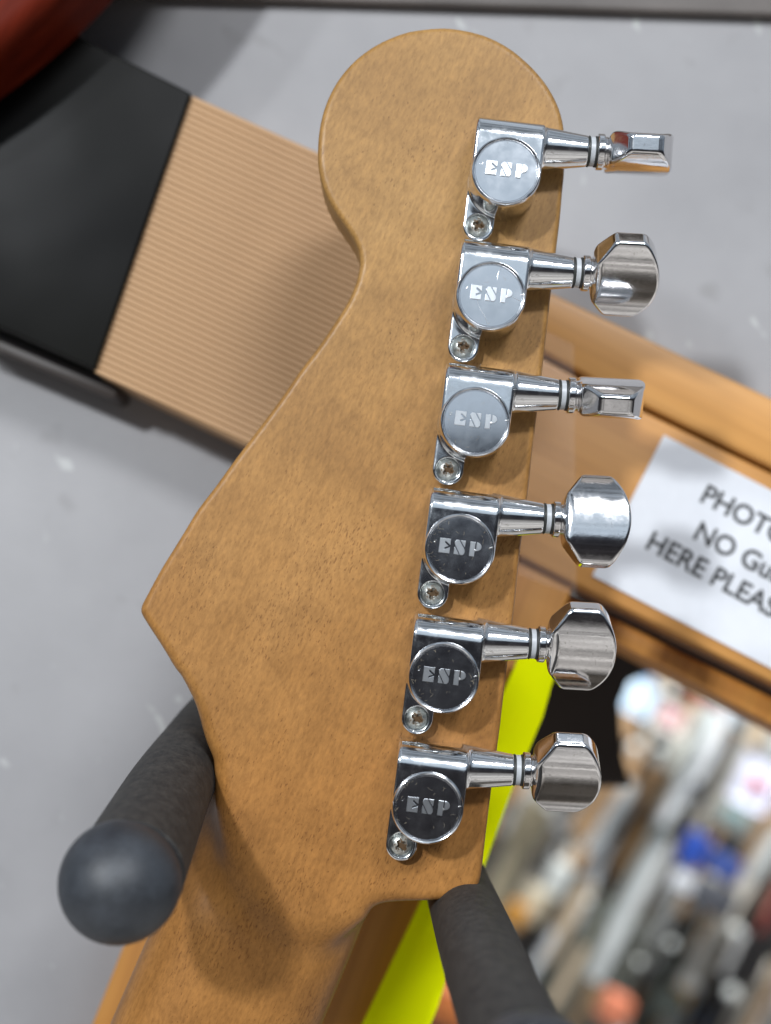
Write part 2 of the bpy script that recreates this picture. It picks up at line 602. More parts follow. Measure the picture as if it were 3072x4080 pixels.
# ------------------------------------------------------------------ guitar: headstock and neck as one piece of wood
guitar = empty('guitar', (0, 0, 0))
setp(guitar, 'brown wooden guitar headstock seen from behind, six chrome tuners along its edge', 'guitar')
OUT = [(1266,598),(1272,519),(1290,439),(1319,367),(1358,303),(1416,238),(1488,184),(1560,148),(1632,124),(1719,112),(1791,111),
 (1870,123),(1949,147),(2028,189),(2100,247),(2158,309),(2201,373),(2230,437),(2246,504),(2252,600),(2248,699),(2241,764),(2233,861),(2217,996),
 (2196,1168),(2168,1422),(2141,1647),(2122,1798),(2103,1976),(2080,2139),(2064,2280),(2050,2420),(2015,2704),(1988,2936),
 (1960,3139),(1937,3324),(1922,3456),(1910,3522),(1883,3560),(1817,3584),(1696,3593),(1576,3601),(1516,3612),(1480,3634),
 (1440,3690),(1330,3760),(1180,3770),(1020,3690),(900,3520),(852,3280),(847,3120),(845,3042),
 (835,3009),(818,2966),(802,2912),(788,2857),(767,2792),(721,2700),(692,2662),(644,2580),(601,2513),(567,2458),(558,2436),(562,2413),(577,2383),(606,2330),
 (644,2263),(692,2186),(742,2105),(788,2030),(860,1936),(932,1836),(1004,1742),(1112,1598),(1191,1483),(1263,1389),(1328,1295),(1386,1202),
 (1420,1122),(1433,1065),(1435,1050),(1429,1001),(1409,951),(1373,897),(1333,839),(1301,781),(1281,727),(1268,663)]
hp = np.array([at(x, y, -1.8)[:2] for x, y in OUT])
hp = spline(hp, 3)
# sample the outline distance on a fine grid once
g0, g1, gh = np.array([-66., -118.]), np.array([56., 104.]), .5
gnx, gny = int((g1[0] - g0[0]) / gh) + 1, int((g1[1] - g0[1]) / gh) + 1
GX, GY = np.meshgrid(g0[0] + gh * np.arange(gnx), g0[1] + gh * np.arange(gny), indexing='ij')
GD = poly_dist(np.stack([GX.ravel(), GY.ravel()], 1), hp).reshape(gnx, gny)
def d2(p):
    u = np.clip((p[:, 0] - g0[0]) / gh, 0, gnx - 1.001); w = np.clip((p[:, 1] - g0[1]) / gh, 0, gny - 1.001)
    i, j = u.astype(int), w.astype(int); a, b = u - i, w - j
    dd = GD[i, j] * (1 - a) * (1 - b) + GD[i + 1, j] * a * (1 - b) + GD[i, j + 1] * (1 - a) * b + GD[i + 1, j + 1] * a * b
    ox = np.maximum(0, np.maximum(g0[0] - p[:, 0], p[:, 0] - g1[0])) + np.maximum(0, np.maximum(g0[1] - p[:, 1], p[:, 1] - g1[1]))
    return dd + ox
nkL = np.array(at(585, 3756, -18)[:2]), np.array(at(448, 4068, -18)[:2])
nkR = np.array(at(1432, 3714, -16)[:2]), np.array(at(1282, 4080, -16)[:2])
ndir = (nkL[1] - nkL[0]) / np.linalg.norm(nkL[1] - nkL[0]) + (nkR[1] - nkR[0]) / np.linalg.norm(nkR[1] - nkR[0])
ndir /= np.linalg.norm(ndir)
nperp = np.array([-ndir[1], ndir[0]])          # points to the right of the picture when ndir points down
if nperp[0] < 0:
    nperp = -nperp
nmid = (nkL[0] + nkR[0]) / 2
nhw = abs((nkR[0] - nkL[0]) @ nperp) / 2
def guitar_sdf(p):
    p = p + np.array([0, 0, 1.3])
    d = d2(p)
    q2 = p[:, :2] - nmid
    s = q2 @ ndir                # along the neck, downwards
    w = q2 @ nperp
    # softer edge towards the heel and on the left
    t = np.clip((s + 70) / 70, 0, 1); t = t * t * (3 - 2 * t)
    side = np.clip((p[:, 0] + p[:, 1] * -.126 - 18) / -22, 0, 1)
    r = 1.2 + t * (1.2 + 4.0 * side)
    qx, qz = d + r, np.abs(p[:, 2] + 7) - 7 + r
    head = np.minimum(np.maximum(qx, qz), 0) + np.hypot(np.maximum(qx, 0), np.maximum(qz, 0)) - r
    # neck: half-round back, flat fingerboard side
    a_, b_ = nhw + .15 + .004 * np.maximum(s, 0), 15.0
    hs = np.clip(-s / 34, 0, 1)
    zc = -16.4 - 8.0 * hs * hs * (3 - 2 * hs)
    e1, e2 = w / a_, (p[:, 2] - zc) / b_
    k0 = np.sqrt((np.abs(e1) ** 2.6 + np.abs(e2) ** 2.6 + 1e-9) ** (2 / 2.6))
    k1 = np.hypot(e1 / a_, e2 / b_) + 1e-9
    ne = (k0 - 1) * np.maximum(k0, .2) / k1
    ne = smax(ne, -(p[:, 2] + 22.5), 1.0)
    ne = smax(ne, -(s + 40), 3.0)
    return smin(head, ne, 5.0)
me = sdf_mesh('headstock', guitar_sdf, (-84, -150, -25), (44, 102, 3), .7)
link('headstock', me, M['maple'], guitar)

# ------------------------------------------------------------------ tuning machines
AY, AZ, AA = 7.23, 3.3, .07    # start, height and slant of the worm axis in tuner coordinates
def capsule2(p, x, y0, y1, r):
    yy = np.clip(p[:, 1], y0, y1)
    return np.hypot(p[:, 0] - x, p[:, 1] - yy) - r
def housing_sdf(p):
    x, y, z = p.T
    plan = capsule2(p, 0, 0, 30, 6.95)
    q1, q2 = y - 7.3, z - 5.7
    prof = np.hypot(np.maximum(q1, 0), np.maximum(q2, 0)) + np.minimum(np.maximum(q1, q2), 0) - 4.3
    body = smax(plan, prof, .8)
    ax = x * math.cos(AA) + (y - AY) * math.sin(AA)
    ay = -x * math.sin(AA) + (y - AY) * math.cos(AA)
    tx = np.clip((ax - 6.0) / 10.3, 0, 1)
    cone = np.hypot(ay, z - AZ) - (4.6 - 1.55 * tx ** .9)
    cone = smax(cone, np.maximum(ax - 16.2, 5.8 - ax), .4)
    ear = capsule2(p, -3.8, -9.2, 0, 3.15)
    ear = smax(ear, z - 2.1, .5)
    hole = np.maximum(np.hypot(x + 3.9, y + 9.2) - 2.35, 1.5 - z)
    ear = smax(ear, -hole, .3)
    d = smin(body, cone, .8)
    d = smin(d, ear, .5)
    return np.maximum(d, -1.28 - z)
housing = sdf_mesh('tuning_machine', housing_sdf, (-8, -13, -1.8), (17.2, 13.2, 10.8), .2)

def button_sdf(p):
    x, w, t = p.T                 # x from the end of the bolster
    aw, at_ = np.abs(w), np.abs(t)
    k = .7
    b = smax(aw - 9.15, at_ - 3.7 + w * w * .018, k)
    b = smax(b, (aw - 5.3) * .40 + (at_ - 3.6) * .917, k)
    b = smax(b, np.hypot(x - 20.0, w) - 13.2, k)
    b = smax(b, (4.2 + 0 * x - aw) * -.57 + (20.0 - x) * .82, k)
    b = smax(b, 20.0 - x, k)
    b = smax(b, (at_ - 3.1) * .8 + (20.2 - x) * .6, k)
    r = np.hypot(w, t)
    col = smax(r - 3.6, np.abs(x - 18.75) - .72, .3)
    neck = np.maximum(r - 3.0, np.abs(x - 19.8) - 1.2)
    return smin(smin(b, neck, .4), col, .25)
button = sdf_mesh('button', button_sdf, (17.6, -9.8, -4.6), (33.8, 9.8, 4.6), .22)

def screw_sdf(p):
    x, y, z = p.T
    head = np.sqrt(x * x + y * y + (z + 2.0) ** 2) - 3.1
    head = smax(head, np.hypot(x, y) - 2.15, .15)
    dep = np.clip(1.1 - z, 0, 1.1)
    arm = .34 - .10 * dep
    cross = np.minimum(np.maximum(np.abs(x) - arm, np.abs(y) - 1.25 + .5 * dep), np.maximum(np.abs(y) - arm, np.abs(x) - 1.25 + .5 * dep))
    cross = smin(cross, np.hypot(x, y) - .5, .35)
    return np.maximum(smax(head, -np.maximum(cross, .25 - z), .1), -z - .5)
screw = sdf_mesh('screw', screw_sdf, (-2.5, -2.5, -.8), (2.5, 2.5, 1.4), .085)

cap = lathe('cover_cap', [(0, .26), (3.0, .255), (6.0, .225), (6.10, .08), (6.2, .08), (6.26, .28), (6.38, .44), (6.55, .50), (6.72, .42), (6.84, .24), (6.9, -.3)], n=96)
for p in cap.polygons:
    pass
washer = lathe('washer', [(2.0, 16.55), (2.85, 16.55), (2.95, 16.65), (2.95, 17.5), (2.85, 17.6), (2.0, 17.6)], 'x', 48)
ring = lathe('ring', [(2.0, -.25), (2.9, -.25), (3.1, -.1), (3.1, .1), (2.9, .25), (2.0, .25)], 'x', 48)

def letters():
    bm = bmesh.new()
    def piece(pts, ox, w, h=2.9, oy=-1.15, z0=10.15, z1=10.55):
        P = [np.array((ox + a * w, oy + b * h)) for a, b in pts]
        n = len(P)
        T = []
        for i in range(n):               # top inset a little so that the walls catch light
            d1, d2_ = P[i] - P[i - 1], P[(i + 1) % n] - P[i]
            n1 = np.array((-d1[1], d1[0])) / np.linalg.norm(d1); n2 = np.array((-d2_[1], d2_[0])) / np.linalg.norm(d2_)
            b_ = n1 + n2
            T.append(P[i] + b_ / max(.7, b_ @ b_ / 2) * .08)
        lo_ = [bm.verts.new(W((x, y, z0))) for x, y in P]
        hi_ = [bm.verts.new(W((x, y, z1))) for x, y in T]
        bm.faces.new(hi_)
        for i in range(n):
            bm.faces.new((lo_[i], lo_[(i + 1) % n], hi_[(i + 1) % n], hi_[i]))
    e, s_, p_ = -4.05, -1.1, 1.9
    piece([(0, 0), (1, 0), (1, .45), (.52, .27), (.52, .38), (.86, .5), (.52, .70), (.52, .82), (1, .57), (1, 1), (0, 1)], e, 2.2)
    piece([(0, .72), (.06, .62), (.52, .08), (.56, 0), (.85, 0), (1, .15), (1, .34), (.94, .45), (.46, .94), (.42, 1), (.15, 1), (0, .85)], s_, 2.15)
    piece([(.50, 1), (.51, .96), (.93, .52), (1, .62), (1, 1)], s_, 2.15)
    piece([(0, .45), (0, 0), (.50, 0), (.49, .06), (.07, .55)], s_, 2.15)
    piece([(0, 0), (.46, 0), (.46, 1), (0, 1)], p_, 2.3)
    arc = [(.53, 1)] + [(.53 + .47 * math.sin(math.pi * i / 10), .69 + .31 * math.cos(math.pi * i / 10)) for i in range(1, 10)] + [(.53, .38)]
    piece(arc[::-1], p_, 2.3)
    me = bpy.data.meshes.new('lettering')
    bmesh.ops.recalc_face_normals(bm, faces=bm.faces)
    bm.to_mesh(me); bm.free()
    return me
lettering = letters()

def lint_mesh(seed, n):
    rnd = random.Random(seed)
    bm = bmesh.new()
    def fibre(x, y, z, L, r):
        a = rnd.uniform(0, 6.28); pts = []
        for k in range(5):
            pts.append((x, y, z + rnd.uniform(0, .12)))
            a += rnd.uniform(-.9, .9)
            x += L / 4 * math.cos(a); y += L / 4 * math.sin(a)
        pv = None
        for i, q in enumerate(pts):
            t = 3
            vv = [bm.verts.new(W((q[0] + r * math.cos(k * 2.09), q[1] + r * math.sin(k * 2.09) * .7, q[2] + r * math.sin(k * 2.09)))) for k in range(t)]
            if pv:
                for k in range(t):
                    bm.faces.new((pv[k], pv[(k + 1) % t], vv[(k + 1) % t], vv[k]))
            pv = vv
    for _ in range(n):
        if rnd.random() < .55:       # gathered in the corner between cap and rim
            a = rnd.uniform(1.9, 4.2) if rnd.random() < .7 else rnd.uniform(0, 6.28)
            r = rnd.uniform(5.1, 6.3)
            fibre(r * math.cos(a), r * math.sin(a), 10.33, rnd.uniform(.3, .8), rnd.uniform(.014, .028))
        else:                        # on the upper side of the worm housing
            fy = rnd.uniform(9.6, 11.1)
            fibre(rnd.uniform(-6.5, 6), fy, 5.7 + math.sqrt(max(0, 4.35 ** 2 - (fy - 7.3) ** 2)), rnd.uniform(.5, 1.4), .022)
        if rnd.random() < .5:            # loose hairs on the flat of the cap
            a, r = rnd.uniform(0, 6.28), rnd.uniform(2.6, 5.6)
            fibre(r * math.cos(a), r * math.sin(a), 10.24, rnd.uniform(.3, 1.1), .016)
    me = bpy.data.meshes.new('lint')
    bm.to_mesh(me); bm.free()
    return me

TH = .1258
tc = np.array([15.923, 4.649])
tey, tex = np.array([math.sin(TH), math.cos(TH)]), np.array([math.cos(TH), -math.sin(TH)])
ROT = [96, 50, 108, -10, 27, 36]
SCR = [20, 8, 38, 12, 30, 52]
LINT = [2, 6, 18, 34, 40, 22]
LAB = ['topmost tuner, its cap bright and the button turned edge-on', 'second tuner from the top, pale cap with a long curved scratch',
       'third tuner from the top, bluish cap and edge-on button', 'fourth tuner, button turned flat to the camera, lint at the cap edge',
       'fifth tuner, dark reflecting cap with scratches', 'lowest tuner, dark cap next to the corner of the headstock']
for i in range(6):
    c = tc - tey * 25.0 * (i - 2.5)
    t = link('tuning_machine', housing, M['chrome'], guitar, (c[0], c[1], 0))
    t.rotation_euler = (0, TH, 0)
    t['label'] = LAB[i]
    o = link('cover_cap', cap, M['cap'], t, (0, 0, 10.0))
    link('lettering', lettering, M['letter'], t)
    o = link('washer', washer, M['nylon'], t, (0, AY, AZ))
    o.rotation_euler = (0, -AA, 0)
    for rx_ in (16.4, 17.85):
        o = link('ring', ring, M['oring'], t, (rx_ * math.cos(AA), AY + rx_ * math.sin(AA), AZ))
        o.rotation_euler = (0, -AA, 0)
    o = link('button', button, M['button'], t, (0, AY, AZ))
    o.rotation_euler = (math.radians(ROT[i]), -AA, 0)
    o = link('screw', screw, M['screw'], t, (-3.9, -9.2, 1.6))
    o.rotation_euler = (0, math.radians(SCR[i]), 0)
    o = link('lint', lint_mesh(i, LINT[i]), M['lint'], t)
    o['kind'] = 'stuff'

    if i == 1:                           # the long scratch across the second cap
        sc = []
        for path in ([(-2.6, -1.0), (-2.2, -2.2), (-1.2, -3.6), (-.6, -4.3), (0, -5.6)], [(-2.6, 2.0), (.4, 1.2), (2.2, .9)], [(4.0, .3), (6.0, -.4)], [(1.2, 5.6), (.8, 4.3), (.9, 3.2)]):
            sc.append(tube('scratch', [(x, y, 10.22) for x, y in path], .055, 5))
        bm = bmesh.new()
        for q in sc:
            bm.from_mesh(q)
        me = bpy.data.meshes.new('scratch'); bm.to_mesh(me); bm.free(); me.shade_smooth()
        link('scratch', me, M['letter'], t)

# ------------------------------------------------------------------ hanger with two padded arms
hanger = empty('guitar_hanger', (0, 0, 0))
setp(hanger, 'black rubber padded hanger arms holding the guitar neck on both sides', 'guitar hanger')
L = spline([ap(560, 1500, -64), ap(478, 1545, -44), ap(414, 1630, -22), ap(366, 1708, 0), ap(325, 1790, 18), ap(278, 1888, 38)], 6, False)
rl = np.linspace(6.8, 9.6, len(L))
link('arm', tube('arm', L, rl, 40), M['foam'], hanger)
Rr = spline([ap(930, 1780, -64), ap(968, 1862, -46), ap(992, 1926, -27), ap(1033, 2042, 16), ap(1088, 2190, 52), ap(1130, 2290, 68)], 6, False)
link('arm', tube('arm', Rr, np.linspace(7.0, 7.7, len(Rr)), 40), M['foam'], hanger)
def ball_sdf(p):
    return smin(np.linalg.norm(p, axis=1) - 10.3, 99 + 0 * p[:, 0], 1)
prof = [(0, 10.3)] + [(10.3 * math.sin(a), 10.3 * math.cos(a)) for a in np.linspace(.12, 2.0, 26)] + [(8.4, -5.2), (8.0, -5.4), (0, -5.4)]
ball = lathe('end_cap', prof, n=64, sharp=.7)
b1 = link('end_cap', ball, M['ball'], hanger, ap(260, 1905, 40))
b1.rotation_euler = (math.radians(-14), math.radians(8), 0)
b2 = link('end_cap', ball, M['ball'], hanger, ap(1152, 2347, 72))
yk = spline([L[0], ap(600, 1480, -74), ap(760, 1600, -79), ap(900, 1740, -74), Rr[0]], 6, False)
link('yoke', tube('yoke', yk, 5.0, 20), M['foam'], hanger)
link('stem', tube('stem', [ap(760, 1600, -80), ap(760, 1600, -88)], 6.0, 20), M['foam'], hanger)

# ------------------------------------------------------------------ red guitar in the corner
def curve_body(pts, z0, z1, r, name):
    pl = spline(np.array(pts), 8)
    lo_, hi_ = pl.min(0) - 4, pl.max(0) + 4
    st = 2.0
    nx, ny = ((hi_ - lo_) / st).astype(int) + 2
    X, Y = np.meshgrid(lo_[0] + st * np.arange(nx), lo_[1] + st * np.arange(ny), indexing='ij')
    D = poly_dist(np.stack([X.ravel(), Y.ravel()], 1), pl).reshape(nx, ny)
    def f(p):
        u = np.clip((p[:, 0] - lo_[0]) / st, 0, nx - 1.001); w = np.clip((p[:, 1] - lo_[1]) / st, 0, ny - 1.001)
        i, j = u.astype(int), w.astype(int); a, b = u - i, w - j
        d = D[i, j] * (1 - a) * (1 - b) + D[i + 1, j] * a * (1 - b) + D[i, j + 1] * (1 - a) * b + D[i + 1, j + 1] * a * b
        zc, hh = (z0 + z1) / 2, (z1 - z0) / 2
        qx, qz = d + r, np.abs(p[:, 2] - zc) - hh + r
        return np.minimum(np.maximum(qx, qz), 0) + np.hypot(np.maximum(qx, 0), np.maximum(qz, 0)) - r
    return sdf_mesh(name, f, (lo_[0], lo_[1], z0 - 3), (hi_[0], hi_[1], z1 + 3), 2.0, newton=2)
ZR = -33
e0, e1, e2 = (np.array(at(x, y, ZR - 22)[:2]) for x, y in ((455, 0), (262, 190), (0, 412)))
nrm = np.array([-.68, .73]); tg = np.array([.73, .68])
Rb = 172.0
cc = e1 + nrm * Rb
body = []
for k in range(24):
    a = 2 * math.pi * k / 24
    # lower bout, waist and upper bout of an electric guitar body along nrm
    rad = Rb * (1 if math.cos(a) < .2 else 1 - .12 * (math.cos(a) - .2))
    q = cc - nrm * rad * math.cos(a + math.pi) * (1 if math.cos(a) < 0 else 1.25) + tg * rad * math.sin(a) * .98
    body.append(q)
me = curve_body(body, ZR - 26, ZR, 5.0, 'guitar_body')
o = link('red_guitar', me, M['red'])
setp(o, 'dark red wooden guitar body, only its rounded edge showing in the top left corner', 'guitar')

# ------------------------------------------------------------------ ribbed wooden board with its glossy black end
ZB = -59
board = empty('ribbed_board', ap(400, 600, ZB))
bb = np.array(ap(400, 600, ZB))
setp(board, 'ribbed pale wooden board with a glossy black end, fixed to the wall behind the headstock', 'wooden board')
A0, B0 = np.array(ap(415, 205, ZB)), np.array(ap(205, 805, ZB))     # top and bottom of the black/wood joint
A1, B1 = np.array(ap(960, 452, ZB)), np.array(ap(760, 1072, ZB))
link('board', prism('board', [A0[:2], A1[:2], B1[:2], B0[:2]], ZB - 27, ZB - 1.0, bb, .6), M['rib'], board)
NR = 46
rib_dir = (A1 - A0) / np.linalg.norm(A1 - A0)
rl_ = np.linalg.norm(A1 - A0)
pitch = np.linalg.norm(B0 - A0) / NR
rv, rf = [], []
prof = [(-.44, -1.05), (-.42, -.35), (-.28, .05), (0, .18), (.28, .05), (.42, -.35), (.44, -1.05)]
vdir = np.array([rib_dir[1], -rib_dir[0], 0])
for e in (0, rl_):
    for a, b in prof:
        rv.append(rib_dir * e + vdir * a * pitch * 1.05 + np.array([0, 0, b * .34]))
n_ = len(prof)
rf = [[i, i + 1, n_ + i + 1, n_ + i] for i in range(n_ - 1)] + [list(range(n_)), list(range(n_, 2 * n_))]
rib = mesh('rib', rv, rf, True, sharp=1.2)
rib.materials.append(M['rib'])
for i in range(NR):
    q = A0 + (B0 - A0) * (i + .5) / NR
    rnd = random.uniform(-.08, .08)
    link('rib', rib, None, board, q - bb + np.array([0, 0, rnd - .25]))
# black end
C0, C1 = np.array(ap(-420, -215, ZB)), np.array(ap(-560, 460, ZB))
JB = np.array(ap(207, 800, ZB))
bpts = [A0[:2] + rib_dir[:2] * -.05, C0[:2], C1[:2], JB[:2]]
me = prism('black_end', bpts, ZB - 27, ZB + 1.6, bb, .6)
link('black_end', me, M['gloss'], board)
lp = [ap(-60, 715, ZB - 18)[:2], ap(262, 848, ZB - 18)[:2], ap(270, 862, ZB - 18)[:2], ap(255, 872, ZB - 18)[:2], ap(-60, 738, ZB - 18)[:2]]
link('lower_lip', prism('lower_lip', lp, ZB - 26, ZB - 10, bb, .4), M['dark'], board)

# ------------------------------------------------------------------ varnished wooden frame round the opening
ZF = -74
frame = empty('wooden_frame', ap(1200, 1000, ZF))
fb = np.array(ap(1200, 1000, ZF))
setp(frame, 'orange varnished wooden frame round the opening, white notice on its top beam', 'frame')
def quad(*pp, z):
    return [ap(x, y, z)[:2] for x, y in pp]
link('beam', prism('beam', quad((900, 625), (1310, 848), (1900, 1135), (1900, 1590), (1240, 1262), (740, 1010), z=ZF), ZF - 30, ZF, fb, 1.2), M['pine'], frame)
link('top_trim', prism('top_trim', quad((820, 435), (1195, 638), (1664, 862), (1900, 978), (1900, 1128), (1310, 840), (900, 617), z=ZF), ZF - 30, ZF + 2, fb, 1.5), M['pine'], frame)
link('sill', prism('sill', quad((1180, 1262), (1900, 1622), (1900, 1690), (1180, 1312), z=ZF - 12), ZF - 70, ZF - 12, fb, 1.5), M['pinev'], frame)
link('post', prism('post', quad((800, 1048), (1245, 1262), (1130, 1560), (860, 2240), (700, 2600), (40, 2600), (215, 2167), (269, 2030), z=ZF), ZF - 30, ZF - 3, fb, 1.2), M['pinev'], frame)

# notice
def text_mesh(name, s, size, loc, ang, mat, parent, z, base):
    cu = bpy.data.curves.new(name, 'FONT')
    cu.body = s
    cu.size = size * .001
    cu.offset = size * .001 * .022
    cu.extrude = .00002
    to = bpy.data.objects.new(name, cu)
    COL.objects.link(to)
    bpy.context.view_layer.update()
    me = bpy.data.meshes.new_from_object(to.evaluated_get(bpy.context.evaluated_depsgraph_get()))
    bpy.data.objects.remove(to)
    me.transform(Matrix.Rotation(math.radians(90), 4, 'X') )
    me.name = name
    me.materials.clear()
    o = link(name, me, mat, parent, (loc[0] - base[0], loc[1] - base[1], z - base[2]))
    o.rotation_euler = (0, -ang, 0)
    return o
ZS = ZF + .6
sgn = empty('paper_notice', ap(1435, 940, ZS))
sb = np.array(ap(1435, 940, ZS))
setp(sgn, 'white paper notice with bold black capitals taped to the orange wooden beam', 'sign')
c0 = np.array(ap(1435, 940, ZS))
SA = math.radians(-27.5)
su, sv = np.array([math.cos(SA), math.sin(SA)]), np.array([math.sin(SA), -math.cos(SA)])
SW, SH = 105.0, 41.0
sp = [c0[:2], c0[:2] + su * SW, c0[:2] + su * SW + sv * SH, c0[:2] + sv * SH]
link('paper', prism('paper', sp, ZS - .25, ZS, sb), M['paper'], sgn)
for s, (px, py) in (("PHOTOS", (1509, 1081)), ("NO Guitars", (1494, 1161)), ("HERE PLEASE", (1391, 1182))):
    text_mesh('lettering', s, 7.2, ap(px, py, ZS + .06), math.radians(-29), M['ink'], sgn, ZS + .06, sb)

# clear tape over the corner of the frame
tp = [ap(1150, 700, ZF + 3)[:2], ap(1240, 745, ZF + 3)[:2], ap(1246, 1290, ZF + 3)[:2], ap(1120, 1240, ZF + 3)[:2]]
o = link('clear_tape', prism('clear_tape', tp, ZF + 2.6, ZF + 3), M['tape'])
setp(o, 'strip of clear glossy tape stuck over the corner of the wooden frame', 'tape')

# yellow strap
def strap():
    c = [((1122, 1412), (1203, 1418)), ((1110, 1445), (1198, 1460)), ((1072, 1530), (1172, 1550)), ((1010, 1700), (1108, 1700)), ((905, 1960), (1018, 1950)),
         ((785, 2212), (945, 2180)), ((640, 2520), (820, 2480))]
    v, f = [], []
    for i, (a, b) in enumerate(c):
        zc = ZF + 9 - 1.5 * abs(i - 3)
        for t in np.linspace(0, 1, 7):
            q = np.array(ap(a[0] + (b[0] - a[0]) * t, a[1] + (b[1] - a[1]) * t, zc))
            q[2] += .8 * math.sin(t * 5 + i)
            v.append(q)
    nv = len(v)
    v += [q - np.array([0, 0, 1.6]) for q in v]
    for i in range(len(c) - 1):
        for t in range(6):
            a = i * 7 + t
            f.append([a, a + 1, a + 8, a + 7]); f.append([nv + a, nv + a + 7, nv + a + 8, nv + a + 1])
        for a, b in ((i * 7, i * 7 + 7), (i * 7 + 6, i * 7 + 13)):
            f.append([a, b, nv + b, nv + a])
    for a in list(range(6)):
        f.append([a, a + 1, nv + a + 1, nv + a])
        k = (len(c) - 1) * 7 + a
        f.append([k, k + 1, nv + k + 1, nv + k])
    return mesh('yellow_strap', v, f, True, sharp=.8)
o = link('yellow_strap', strap(), M['neon'])
setp(o, 'wide fluorescent yellow strap hanging down the orange wooden post', 'strap')

# ------------------------------------------------------------------ the shop beyond the opening
ZK = -4200
o = link('shop_wall', prism('shop_wall', [(-2500, -4000), (5000, -4000), (5000, 3000), (-2500, 3000)], ZK - 50, ZK), plain("shop_wall_paint", (.12, .115, .105), .8, 0, .5, 3.5))
setp(o, kind='structure', label='dim wall of the shop beyond the opening')

dk = empty('dark_cabinet', ap(1230, 1500, -330))
setp(dk, 'dark brown cabinet side standing just behind the wooden frame', 'cabinet')
db = np.array(ap(1230, 1500, -330))
link('side_panel', prism('side_panel', quad((1000, 1200), (1420, 1330), (1342, 1520), (1350, 1640), (1368, 1705), (1180, 1700), (950, 1640), z=-330), -370, -330, db, 3), M['dark'], dk)
link('front_edge', prism('front_edge', quad((1420, 1330), (1700, 1460), (1700, 1530), (1400, 1455), (1350, 1480), z=-340), -380, -340, db, 3), M['dark'], dk)

CM = {}
def cm(c, rough=.35):
    k = (c, rough)
    if k not in CM:
        CM[k] = plain("shop_colour", c, rough, 0, .18, 14)
    return CM[k]
TAN, GOLD, BLK, PALE, GRY = (.40, .26, .14), (.42, .22, .05), (.014, .014, .016), (.52, .60, .62), (.20, .21, .20)
AX = math.radians(-117.0)                     # hanging direction in the picture
def shop_guitar(px, py, length, width, z, neckc, bodyc, label, head=True):
    """a guitar hanging by its headstock: (px, py) is the top of the headstock"""
    o_ = np.array(ap(px, py, z))
    root = empty('hanging_guitar', o_)
    setp(root, label, 'guitar', 'guitars hanging in the shop beyond')
    u = np.array([math.cos(AX), math.sin(AX)]); v = np.array([-u[1], u[0]])
    def pl(pts):
        return [(u * a + v * b) for a, b in pts]
    hw = width / 2
    if head:
        link('headstock', prism('headstock', pl([(0, -hw * .7), (20, -hw * 1.7), (70, -hw * 1.75), (150, -hw * 1.6), (185, -hw), (185, hw), (160, hw * 1.3), (60, hw * 1.5), (10, hw * 1.1)]), -9, 6, (0, 0, 0), 2), neckc, root)
        for k in range(6):
            q = u * (30 + 22 * k) + v * hw * -1.95
            tm = link('tuner', peg, cm((.6, .62, .64), .2), root, (q[0], q[1], 2))
    link('neck', prism('neck', pl([(180, -hw), (180 + length, -hw * 1.2), (180 + length, hw * 1.2), (180, hw)]), -12, 10, (0, 0, 0), 4), neckc, root)
    b0 = 150 + length
    bo = spline(np.array(pl([(b0 - 40, -55), (b0 - 90, -110), (b0 + 20, -150), (b0 + 130, -115), (b0 + 240, -150), (b0 + 340, -140), (b0 + 390, 0), (b0 + 340, 140), (b0 + 230, 150), (b0 + 130, 112), (b0 + 20, 140), (b0 - 60, 110), (b0 - 10, 50)])), 4)
    link('body', prism('body', [tuple(q) for q in bo], -40, 5, (0, 0, 0), 5), bodyc, root)
    return root
peg = lathe('tuner', [(0, 0), (9, 1), (11, 6), (9, 14), (0, 15)], n=16)
G = shop_guitar
PB = cm((.36, .48, .60)); GG = cm((.15, .16, .14)); DK = cm((.03, .03, .03))
G(1668, 1400, 210, 72, -3900, PB, cm((.13, .115, .10)), 'guitar with a broad pale blue neck hanging nearest the beam')
G(1560, 1520, 500, 46, -3350, cm((.40, .46, .46)), GG, 'guitar with a long pale grey-green neck slanting down the middle of the shop view')
G(1405, 1790, 560, 34, -3500, cm(GOLD), cm((.55, .16, .07)), 'guitar with a golden brown neck beside a coral box')
G(1490, 1850, 560, 40, -3420, cm(BLK), DK, 'guitar with a black neck left of the amber guitar')
G(1566, 1960, 330, 46, -3380, cm((.50, .27, .03)), cm((.50, .24, .01)), 'amber guitar below the blue boxes')
G(1668, 1740, 560, 42, -3450, cm(TAN), cm((.30, .20, .12)), 'guitar with a tan neck at the right edge of the view')
G(1640, 2010, 500, 40, -3300, cm(BLK), DK, 'dark guitar in the bottom right corner')
G(1178, 1720, 300, 66, -3600, cm((.46, .41, .29)), cm((.02, .022, .025)), 'cream-necked guitar with a black body just right of the headstock')
G(1300, 1690, 420, 40, -3650, cm((.17, .12, .08)), cm((.08, .10, .085)), 'dark brown necked guitar behind the pale grey-green one')
G(1440, 1770, 600, 30, -3700, cm((.50, .36, .22)), cm((.40, .10, .05)), 'guitar with a light tan neck left of the deep blue box')
G(1600, 1840, 600, 34, -3700, cm((.36, .24, .13)), DK, 'brown-necked guitar seen just right of the amber one')
G(1540, 1800, 600, 26, -3750, cm((.32, .34, .36)), cm((.20, .21, .22)), 'guitar with a grey neck between the two blue boxes')
G(1680, 1920, 600, 30, -3700, cm((.50, .38, .27)), cm((.30, .22, .15)), 'guitar with a beige neck low at the right edge')
G(1345, 1830, 600, 28, -3720, cm((.42, .40, .36)), cm((.42, .13, .07)), 'guitar with a grey-beige neck left of the golden brown one')
G(1240, 1620, 420, 30, -3780, cm((.30, .22, .16)), cm((.06, .06, .06)), 'slim brown guitar neck below the dark cabinet')

